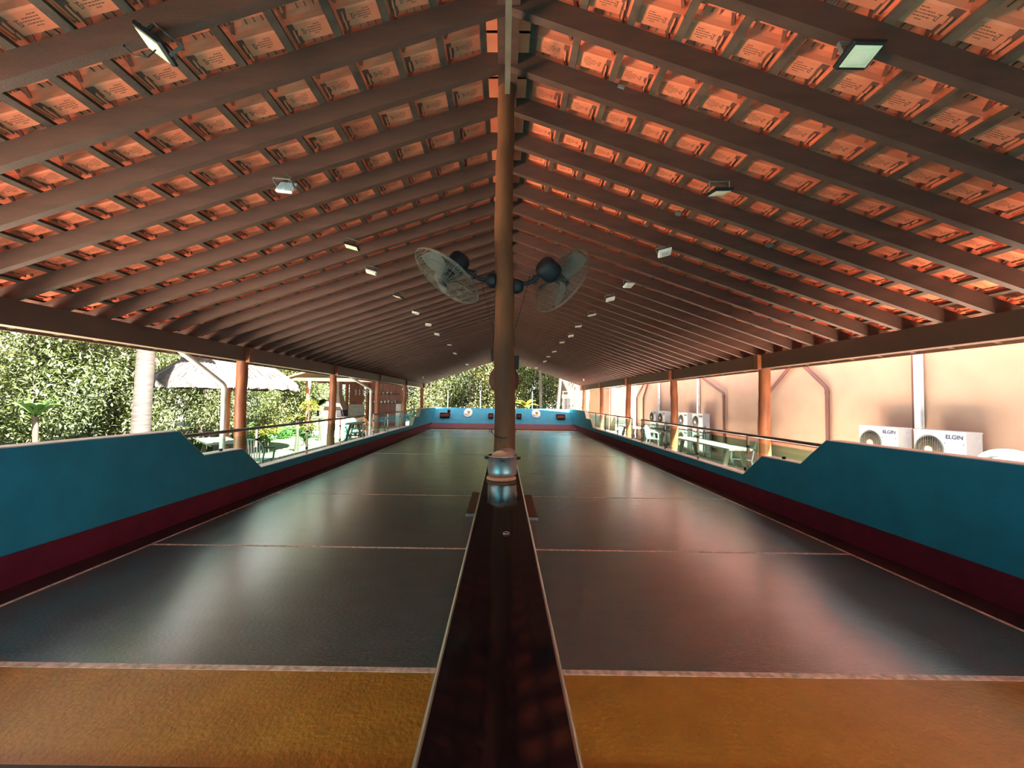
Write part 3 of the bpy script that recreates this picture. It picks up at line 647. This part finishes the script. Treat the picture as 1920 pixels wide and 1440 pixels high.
# ------------------------------------------------------------------ furniture
def chair(label, m='chairwhite', group='plastic garden chairs', solid=False):       # faces -y ; origin at floor
    t = thing('plastic_chair', label, 'chair', group=group)
    g = MB(); g.prism([(-.21, -.22), (.21, -.22), (.19, .20), (-.19, .20)], 'Z', .405, .425); g.box((0, -.22, .405), (.42, .02, .04)); g.build('seat', m, t)
    for sx in (-1, 1):
        for y0, y1 in ((-.20, -.24), (.18, .27)):
            g = MB(); g.tube([(sx*.185, y0, .41), (sx*.235, y1, 0)], [.024, .018], 8); g.build('leg', m, t)
        g = MB(); g.tube([(sx*.225, -.225, .40), (sx*.245, -.215, .62), (sx*.25, -.17, .655), (sx*.25, .08, .67), (sx*.22, .22, .69)], [.02, .02, .024, .024, .018], 8); g.build('armrest', m, t)
    g = MB(); arc = []
    for i in range(13):
        a = PI*i/12; arc.append((.23*math.cos(a), .22+.06*math.sin(a), .60+.26*math.sin(a)**.7))
    g.tube([(.19, .19, .42)] + arc + [(-.19, .19, .42)], .018, 8)
    if solid:
        P_ = []
        for i in range(17):
            a = PI*i/16; x = .225*math.cos(a); top = .60+.26*max(0, 1-(x/.235)**2)**.35
            for z in (.42, .60, top): P_.append((x*(.85 if z < .5 else 1), .195+.075*math.sin(a)*(z-.3)/.5, z))
        F_ = [(i*3+j, i*3+j+1, i*3+j+4, i*3+j+3) for i in range(16) for j in range(2)]
        g.add(P_, F_, 0, True); g.add([(x, y+.008, z) for x, y, z in P_], [f[::-1] for f in F_], 0, True)
    for k in range(-3, 4) if not solid else ():
        x = k*.055; top = .60+.26*max(0, 1-(x/.235)**2)**.35; g.bar((x*.8, .195, .42), (x, .265, top), .026, .010, (0, 1, 0))
    g.build('backrest', m, t); return t
ch0 = chair('pale plastic chair with slatted back beside the near left log post, seen through glass'); ch0.location = (-4.98, 8.05, 0); ch0.rotation_euler = (0, 0, PI+.15)
dup(ch0, (5.62, 9.25, 0), (0, 0, -2.2), 'pale plastic armchair by the end of the long table on the right walkway')
dup(ch0, (5.35, 14.0, 0), (0, 0, .9), 'pale plastic armchair on the right walkway behind the railing gap')
dup(ch0, (-5.55, 17.9, 0), (0, 0, -1.2), 'pale plastic chair by the brown planks of the kiosk')
cs0 = chair('', 'white', 'stacked white chairs', True)
for k in range(5):
    if k == 0: cs0.location = (5.78, 4.50, 0); cs0.rotation_euler = (0, 0, 2.2); cs0['label'] = 'white plastic chair stacked by the peach wall, at the bottom'; continue
    dup(cs0, (5.78+.010*k, 4.50+.015*k, .09*k), (0, 0, 2.2), 'white plastic chair stacked by the peach wall, %s' % ('at the bottom', 'second from the bottom', 'in the middle', 'second from the top', 'topmost')[k], 'stacked white chairs')
oc = chair('orange plastic chair near the kiosk on the left', 'orangepl', 'kiosk chairs'); oc.location = (-5.75, 16.3, 0); oc.rotation_euler = (0, 0, .5)
tc_ = chair('turquoise plastic chair at the left picnic table', 'turq', 'kiosk chairs'); tc_.location = (-6.25, 16.6, 0); tc_.rotation_euler = (0, 0, .9)
def table(label, L, W=.62, H=.70):
    t = thing('picnic_table', label, 'table', group='wooden picnic tables')
    g = MB()
    for i in range(4): g.bb(-W/2+i*W/4+.004, -W/2+(i+1)*W/4-.004, -L/2, L/2, H-.04, H)
    g.build('tabletop', 'tablewood', t)
    for sy in (-1, 1):
        y = sy*(L/2-.32)
        for sx in (-1, 1):
            MB().bar((sx*W*.22, y, H-.04), (sx*W*.48, y, 0), .05, .09, (1, 0, 0)).build('leg', 'tablewood', t)
        MB().bar((-W*.40, y, .22), (W*.40, y, .22), .05, .07).build('cross_rail', 'tablewood', t)
    MB().bar((0, -L/2+.32, .25), (0, L/2-.32, .25), .04, .08).build('stretcher', 'tablewood', t)
    return t
tb = table('long slatted wooden table on the right walkway behind the second post', 2.9); tb.location = (5.28, 10.15, 0)
t2 = table('wooden table at the far right walkway, beside the third post', 1.8); t2.location = (5.30, 16.15, 0)
dup(t2, (5.75, 14.55, 0), (0, 0, .1), 'second wooden table at the railing gap on the right walkway')
dup(t2, (-6.0, 16.2, 0), (0, 0, .25), 'wooden picnic table on the left walkway in front of the kiosk')
dup(t2, (-6.35, 8.9, 0), (0, 0, .8), 'wooden table on the lawn edge seen through the near left glass')

# ------------------------------------------------------------------ thatched hut
hut = thing('thatched_hut', 'round thatched shelter with a log pole standing on the lawn', 'hut', (-8.62, 12.3, -.05))
q = random.Random(3); g = MB()
prof_ = [(0, 3.55), (.25, 3.42), (.8, 3.05), (1.35, 2.62), (1.80, 2.28), (1.97, 2.12), (2.0, 2.0)]
nn = 96; vs = []; 
for pi_, (r, z) in enumerate(prof_):
    for j in range(nn): a = 2*PI*j/nn; rr = r*(1+q.uniform(-.012, .012)); vs.append((rr*math.cos(a), rr*math.sin(a), z - (q.uniform(0, .07) if pi_ == 6 else 0) + q.uniform(-.012, .012)))
fs = [(i*nn+j, i*nn+(j+1) % nn, (i+1)*nn+(j+1) % nn, (i+1)*nn+j) for i in range(6) for j in range(nn)]
g.add(vs, fs, 0, False)
for i in range(1100):       # straw strands lying on the cone and at the rim
    a = q.uniform(0, 2*PI); r = q.uniform(.15, 1.95)
    def zz(r):
        for (r0, z0), (r1, z1) in zip(prof_, prof_[1:]):
            if r0 <= r <= r1: return z0+(z1-z0)*(r-r0)/(r1-r0)
        return 2.0
    r2 = min(2.03, r+.22); z2 = zz(min(r2, 2.0)) - (.08 if r2 > 1.98 else 0)
    g.bar((r*math.cos(a), r*math.sin(a), zz(r)+.02), (r2*math.cos(a+.01), r2*math.sin(a+.01), z2+.03), .016, .008)
g.build('thatch_roof', 'thatch', hut)
g = MB(); g.lathe([(1.98, 2.02), (1.0, 2.55), (0.1, 3.2)], n=48); g.build('roof_underside', 'thatchdark', hut)
g = MB(); g.tube([(0, 0, 0), (.02, 0, 1.2), (0, 0, 3.3)], [.12, .11, .09], 16); g.build('pole', 'log', hut)

# ------------------------------------------------------------------ kiosk
k = thing('barbecue_kiosk', 'open kiosk with brick barbecue chimney, plank wall and shelves beyond the left posts', 'kiosk', (-6.5, 20.0, 0))
def kp(name, m, fn):
    g = MB(); fn(g); return g.build(name, m, k)
kp('floor_slab', 'paving', lambda g: g.bb(-2.4, 1.2, -2.4, 2.2, -.05, .22))
pw = kp('plank_wall', 'plank', lambda g: [g.bb(-.95+i*.13, -.95+i*.13+.122, 1.5, 1.55, .22, 2.5) for i in range(15)])
kp('side_wall', 'plank', lambda g: [g.bb(-1.75+i*.13, -1.75+i*.13+.122, 1.2, 1.25, 1.35, 2.45) for i in range(6)])
kp('tiled_wall', 'tile', lambda g: g.bb(-1.85, -.95, 1.18, 1.26, .22, 1.35))
kp('roof', 'kioskroof', lambda g: (g.prism([(-3.1, 2.52), (-1.0, 3.15), (1.5, 2.55), (1.5, 2.62), (-1.0, 3.24), (-3.1, 2.60)], 'Y', -2.6, 2.4), g.bb(-3.0, 1.4, -2.55, -2.47, 2.42, 2.56), [g.bar((-3.0, y, 2.48), (1.4, y, 2.48), .06, .1) for y in (-1.2, .2, 1.6)]))
for x, y in ((-2.3, -2.2), (-1.25, -.4), (-.85, 1.4)):
    kp('kiosk_post', 'log', lambda g: g.tube([(x, y, 0), (x, y, 2.6)], .085, 12))
ch = kp('chimney', 'brick', lambda g: (g.bb(-1.52, -1.12, -1.7, -1.3, 1.9, 3.0), g.add([(-1.72, -1.9, 1.15), (-.92, -1.9, 1.15), (-.92, -1.1, 1.15), (-1.72, -1.1, 1.15), (-1.52, -1.7, 1.9), (-1.12, -1.7, 1.9), (-1.12, -1.3, 1.9), (-1.52, -1.3, 1.9)], [(0, 1, 5, 4), (1, 2, 6, 5), (2, 3, 7, 6), (3, 0, 4, 7)]), g.bb(-1.72, -1.1, -1.9, -1.1, .8, 1.16)))
kp('grill_opening', 'black', lambda g: g.bb(-1.1, -.92, -1.93, -1.15, .84, 1.13))
kp('worktop', 'stone', lambda g: g.bb(-2.2, -.35, -1.98, -1.0, .76, .81))
kp('counter_base', 'tile', lambda g: [g.bb(-2.15+i*.29, -2.15+i*.29+.28, -1.93, -1.05, .05+j*.175, .05+j*.175+.17) for i in range(6) for j in range(4)])
for z in (1.45, 1.95): kp('shelf', 'black', lambda g: g.bb(-.95, .85, 1.28, 1.50, z-.03, z))
kp('white_column', 'white', lambda g: g.bb(.78, 1.0, 1.1, 1.4, .22, 1.42))
q = random.Random(9)
for i in range(7):
    x = -.82 + i*.21; h = (.16, .16, .12, .12, .07, .10, .08)[i]
    tag(MB().lathe([(0, 0), (.05, 0), (.07, h*.5), (.06, h), (.05, h), (0, .02)], n=12).build('white_pot', 'white', loc=(-6.5+x, 21.40, 1.95)), 'white pot on the kiosk top shelf, %s from the left' % ordn(i+1), 'pot', 'pots on the kiosk top shelf')
for i in range(9):
    x = -.84 + i*.19; h = q.uniform(.09, .17)
    tag(MB().lathe([(0, 0), (.045, 0), (.05, h), (.04, h), (0, .02)], n=12).build('mug', 'white' if i > 4 else ('wood' if i % 2 else 'badgew'), loc=(-6.5+x, 21.40, 1.45)), 'mug on the kiosk lower shelf, %s from the left' % ordn(i+1), 'mug', 'mugs on the kiosk lower shelf')
for i, m_ in enumerate(('navy', 'redp', 'white')):
    tag(MB().lathe([(0, 0), (.05, 0), (.055, .14), (0, .14)], n=12).build('canister', m_, loc=(-8.02+i*.26, 21.24, 1.35)), '%s canister on the white tiled kiosk wall' % ('dark blue', 'red', 'white')[i], 'canister')
for i in range(4):
    tag(MB().bar((0, 0, 0), (.01, 0, -.26), .03, .015, (0, 1, 0)).lathe([(0, 0), (.035, 0), (.03, -.03), (0, -.03)], (.01, 0, -.26), 8).build('ladle', 'white', loc=(-7.9+i*.2, 21.17, 2.15)), 'white utensil hanging on the dark kiosk wall, %s from the left' % ordn(i+1), 'utensil', 'utensils on the kiosk wall')
t = thing('steel_barrel', 'dark pot barrel on legs in front of the kiosk planks', 'barrel', (-6.15, 19.2, .0))
MB().lathe([(0, .35), (.22, .35), (.25, .5), (.25, .8), (.2, .86), (0, .88)], n=20).build('barrel_body', 'blackmetal', t)
for a in (.5, 2.6, 4.7): MB().bar((.16*math.cos(a), .16*math.sin(a), .38), (.24*math.cos(a), .24*math.sin(a), 0), .03, .03).build('leg', 'black', t)

# ------------------------------------------------------------------ plants
def leafcloud(seed, nl, shape, ll, lw, droop=.35):
    q = random.Random(seed); vs = []; fs = []
    for i in range(nl):
        p = Vector(shape(q)); a = q.uniform(0, 2*PI); el = q.uniform(-1.1, .5)-droop*.3
        d = Vector((math.cos(a)*math.cos(el), math.sin(a)*math.cos(el), math.sin(el))); s_ = d.cross(Vector((q.uniform(-.4, .4), q.uniform(-.4, .4), 1))).normalized()
        L = ll*q.uniform(.6, 1.3); W_ = lw*q.uniform(.7, 1.3); o = len(vs); up = s_.cross(d)*(-.12*L)
        vs += [p, p+d*L*.45+s_*W_/2, p+d*L+up, p+d*L*.45-s_*W_/2]
        fs += [(o, o+1, o+2), (o, o+2, o+3)]
    return vs, fs
def crown(H, R, z0):
    lumps = []
    qq = random.Random(int(H*10+R*100))
    for i in range(16): a = qq.uniform(0, 2*PI); z = z0+(H-z0)*(i+.5)/16; r = R*qq.uniform(.15, .75); lumps.append((r*math.cos(a), r*math.sin(a), z, R*qq.uniform(.45, .8)))
    def f(q):
        x, y, z, s_ = q.choice(lumps); v = Vector((q.gauss(0, 1), q.gauss(0, 1), q.gauss(0, 1))).normalized()*s_*(q.random()**.4)
        return (x+v.x, y+v.y, max(.1, z+v.z*.9))
    return f
def tree(name, label, seed, H, R, z0, nl, ll, lw, lm, stems, cat, group):
    t = thing(name, label, cat, group=group)
    vs, fs = leafcloud(seed, nl, crown(H, R, z0), ll, lw); MB().add(vs, fs, 0).build('foliage', lm, t)
    q = random.Random(seed+1)
    for i in range(stems):
        a = q.uniform(0, 2*PI); r = R*.35*q.random() if stems > 1 else 0; lx = q.uniform(-.5, .5)
        MB().tube([(r*math.cos(a), r*math.sin(a), 0), (r*math.cos(a)+lx*.3, r*math.sin(a), H*.4), (r*math.cos(a)+lx, r*math.sin(a)+lx*.4, H*.85)], [.05, .04, .02], 7).build('stem', 'stem', t)
    return t
protos = [tree('bamboo_clump', '', 1, 6.6, 1.9, .5, 20000, .20, .045, 'leaf', 6, 'bamboo', 'trees around the court'),
          tree('leafy_tree', '', 2, 6.2, 2.0, .3, 16000, .18, .065, 'leaf', 1, 'tree', 'trees around the court'),
          tree('leafy_tree', '', 3, 6.9, 2.1, .3, 16000, .17, .062, 'leaf2', 2, 'tree', 'trees around the court')]
first = [True]*3; FR = 3
KN = ('feathery bamboo clump', 'dense green tree', 'yellow-green tree')
spots = []
for i in range(9):  spots.append((-13.2 - (i % 2)*.9, 4.5 + i*3.3, 'behind the left lawn, %s from the near end' % ordn(i+1)))
for i in range(6):  spots.append((-16.5, 7.0 + i*5.2, 'in the left back row, %s from the near end' % ordn(i+1)))
for i in range(8):  spots.append((-11.5 + i*2.75, 32.5 + (i % 2)*1.2, 'beyond the far wall, %s from the left' % ordn(i+1)))
for i in range(7):  spots.append((-10.5 + i*2.9, 36.5 + (i % 2), 'in the far rear row, %s from the left' % ordn(i+1)))
for i in range(6):  spots.append((-19.5 + .6*(i % 2), 5.0 + i*5.6, 'in the deepest left row, %s from the near end' % ordn(i+1)))
for i, (x, y, nm) in enumerate(spots):
    kx = (i*2 + (i//3)) % 3; lab = KN[kx] + ' ' + nm; s_ = 1.0 + .12*math.sin(i*2.3)
    if 'far' in nm: s_ *= 1.3
    if 'far rear' in nm: s_ *= 1.1
    if first[kx]: first[kx] = False; o = protos[kx]; o.location = (x, y, -.05); o['label'] = lab; o.rotation_euler = (0, 0, i*1.1)
    else: o = dup(protos[kx], (x, y, -.05), i*1.37, lab)
    o.scale = (s_, s_, s_)
# low shrubs
def shrub(label, seed, H, R, lm, nl=900, ll=.16, lw=.05, group='garden shrubs', name='shrub'):
    t = thing(name, label, 'shrub', group=group)
    def f(q):
        v = Vector((q.gauss(0, 1), q.gauss(0, 1), abs(q.gauss(0, 1)))).normalized()*(q.random()**.4); return (v.x*R, v.y*R, .05+v.z*H*.85)
    vs, fs = leafcloud(seed, nl, f, ll, lw, -.8); MB().add(vs, fs, 0).build('foliage', lm, t)
    MB().tube([(0, 0, 0), (.02, 0, H*.5)], .02, 6).build('stem', 'stem', t); return t
s0 = shrub('', 31, .75, .75, 'leafbright')
for i in range(9):
    x, y = -9.6 - .15*(i % 2), 11.6 + i*1.25
    lab = 'low bright green shrub edging the lawn, %s from the near end' % ordn(i+1)
    if i == 0: s0.location = (x, y, -.05); s0['label'] = lab
    else: dup(s0, (x, y, -.05), i*.9, lab).scale = (1, 1, .8+.08*(i % 4))
s1 = shrub('', 41, .55, .42, 'leafyellow', 450, .15, .045, 'yellow leaved plants', 'croton_plant')
for i, (x, y, z, lab) in enumerate(((-7.3, 12.2, .55, 'yellow leaved bush beyond the near left post'), (-7.75, 12.6, .15, 'lower yellow bush beside the first, beyond the near left post'), (-8.4, 17.2, 1.15, 'tall plant with yellow top beside the second left post'), (-8.2, 17.0, .3, 'greenish yellow plant at the second left post'), (-11.2, 8.2, .35, 'yellow flecked bush at the far left of the garden'))):
    if i == 0: o = s1; o['label'] = lab
    else: o = dup(s1, (0, 0, 0), 0, lab)
    o.location = (x, y, z-.05); o.rotation_euler = (0, 0, i)
    if z > .3:
        g = MB()
        for a in (0, 2.1, 4.2): g.tube([(.12*math.cos(a), .12*math.sin(a), -z), (.04*math.cos(a), .04*math.sin(a), .3)], .018, 6)
        g.build('cane', 'stem', o)
def frond_plant(name, label, loc, trunk, nf, L, wd, m, trm, group, cat='palm', tilt=.6):
    t = thing(name, label, cat, loc, group=group); q = random.Random(int(L*100)+nf)
    if trunk: MB().tube([(0, 0, 0), (.03, 0, trunk*.5), (.0, 0, trunk)], [.07, .05, .06], 10).build('trunk', trm, t)
    for i in range(nf):
        a = 2*PI*i/nf + q.uniform(-.2, .2); e = q.uniform(tilt-.3, tilt+.5); g = MB(); pts = []
        for k_ in range(8):
            u_ = k_/7; pts.append(Vector((math.cos(a)*L*u_*math.cos(e), math.sin(a)*L*u_*math.cos(e), trunk + L*(u_*math.sin(e) - .55*u_*u_))))
        sd2 = Vector((-math.sin(a), math.cos(a), 0)); vs = []
        for k_, p in enumerate(pts): ww = wd*math.sin(PI*min(1, (k_/7)*.9+.1))*.5; vs += [p - sd2*ww - Vector((0, 0, ww*.3)), p, p + sd2*ww - Vector((0, 0, ww*.3))]
        fs = [f_ for k_ in range(7) for f_ in ((k_*3, k_*3+1, k_*3+4, k_*3+3), (k_*3+1, k_*3+2, k_*3+5, k_*3+4))]
        g.add(vs, fs, 0, True); g.add([v+Vector((0, 0, .002)) for v in vs], [f_[::-1] for f_ in fs], 0, True); g.build('frond', m, t)
    return t
frond_plant('small_palm', 'small palm with thin trunk on the lawn between the first two left posts', (-6.55, 12.6, -.05), 1.05, 14, .42, .04, 'leafyellow', 'stem', 'small palms')
frond_plant('small_palm', 'small palm with thin dark trunk just left of the second left post', (-7.35, 15.9, -.05), .85, 12, .5, .05, 'leafbright', 'stem', 'small palms')
frond_plant('agave_plant', 'spiky pale green plant left of the second left post', (-7.1, 14.2, -.05), .15, 16, .75, .07, 'leafbright', 'stem', 'spiky plants', 'plant', 1.0)
frond_plant('agave_plant', 'spiky green plant right of the second left post', (-6.9, 17.6, -.05), .15, 16, .8, .07, 'leafbright', 'stem', 'spiky plants', 'plant', 1.0)
frond_plant('banana_plant', 'broad leaved banana plant among the far left foliage', (-11.1, 9.4, -.05), 1.2, 11, 1.0, .17, 'leafbright', 'stem', 'banana plants', 'banana plant', 1.1)
frond_plant('banana_plant', 'broad leaved plant with bright leaves left of the kiosk', (-9.6, 20.5, -.05), 1.3, 8, 1.3, .30, 'leafbright', 'stem', 'banana plants', 'banana plant', .8)
frond_plant('banana_plant', 'bright yellow-green broad leaved plant beyond the far wall', (1.7, 29.4, 0), 1.2, 9, 1.5, .45, 'leafyellow', 'stem', 'banana plants', 'banana plant', .8)
# palm trunk on the left, pale trunks at the far end
def trunk(label, x, y, r, H, lean_=0.0):
    t = thing('palm_trunk', label, 'tree trunk', (x, y, -.05), group='pale palm trunks'); pts = []; rs = []
    for i in range(40):
        u_ = i/39; pts.append((lean_*u_, 0, H*u_)); rs.append(r*(1.12-.2*u_)*(1+(.035 if i % 2 else 0)))
    MB().tube(pts, rs, 18).build('trunk', 'bark', t)
    for i in range(9):
        a = 2*PI*i/9; g = MB(); pp = [Vector((lean_+math.cos(a)*1.8*u_, math.sin(a)*1.8*u_, H+.7*u_-1.3*u_*u_)) for u_ in (0, .3, .6, 1)]
        vs = []
        for k_, p in enumerate(pp): ww = (.1, .35, .3, .03)[k_]; s2 = Vector((-math.sin(a), math.cos(a), 0)); vs += [p-s2*ww, p+Vector((0, 0, .08)), p+s2*ww]
        g.add(vs, [f_ for k_ in range(3) for f_ in ((k_*3, k_*3+1, k_*3+4, k_*3+3), (k_*3+1, k_*3+2, k_*3+5, k_*3+4))], 0, True); g.build('frond', 'leafbright', t)
trunk('thick pale ringed palm trunk on the lawn left of the thatched shelter', -9.15, 10.0, .175, 5.5, .12)
trunk('slim white trunk beyond the far wall right of the ridge post', 2.95, 30.5, .11, 6, -.15)
trunk('slim white leaning trunk near the gate beyond the far wall', 4.0, 29.5, .13, 6, .45)
t = thing('bird_feeder', 'small white bird feeder on a thin pole between the kiosk and the thatched shelter', 'feeder', (-8.05, 16.4, -.05))
MB().lathe([(0, 2.5), (.05, 2.46), (.06, 2.3), (.03, 2.1), (0, 2.08)], n=10).build('feeder_body', 'badgew', t)
MB().tube([(0, 0, 0), (0, 0, 2.1)], .018, 6).build('feeder_pole', 'stem', t)
g = MB()
q = random.Random(77)
for i in range(260):
    y = q.uniform(5, 24); x = -6.05 + q.uniform(-.10, .10); r = q.uniform(.02, .04)
    g.lathe([(0, r*.6), (r*.8, r*.3), (r, -.02)], (x, y, 0), 6)
tag(g.build('pebble_edging', 'stone'), 'row of dark pebbles along the left walkway', 'pebbles', kind='stuff')
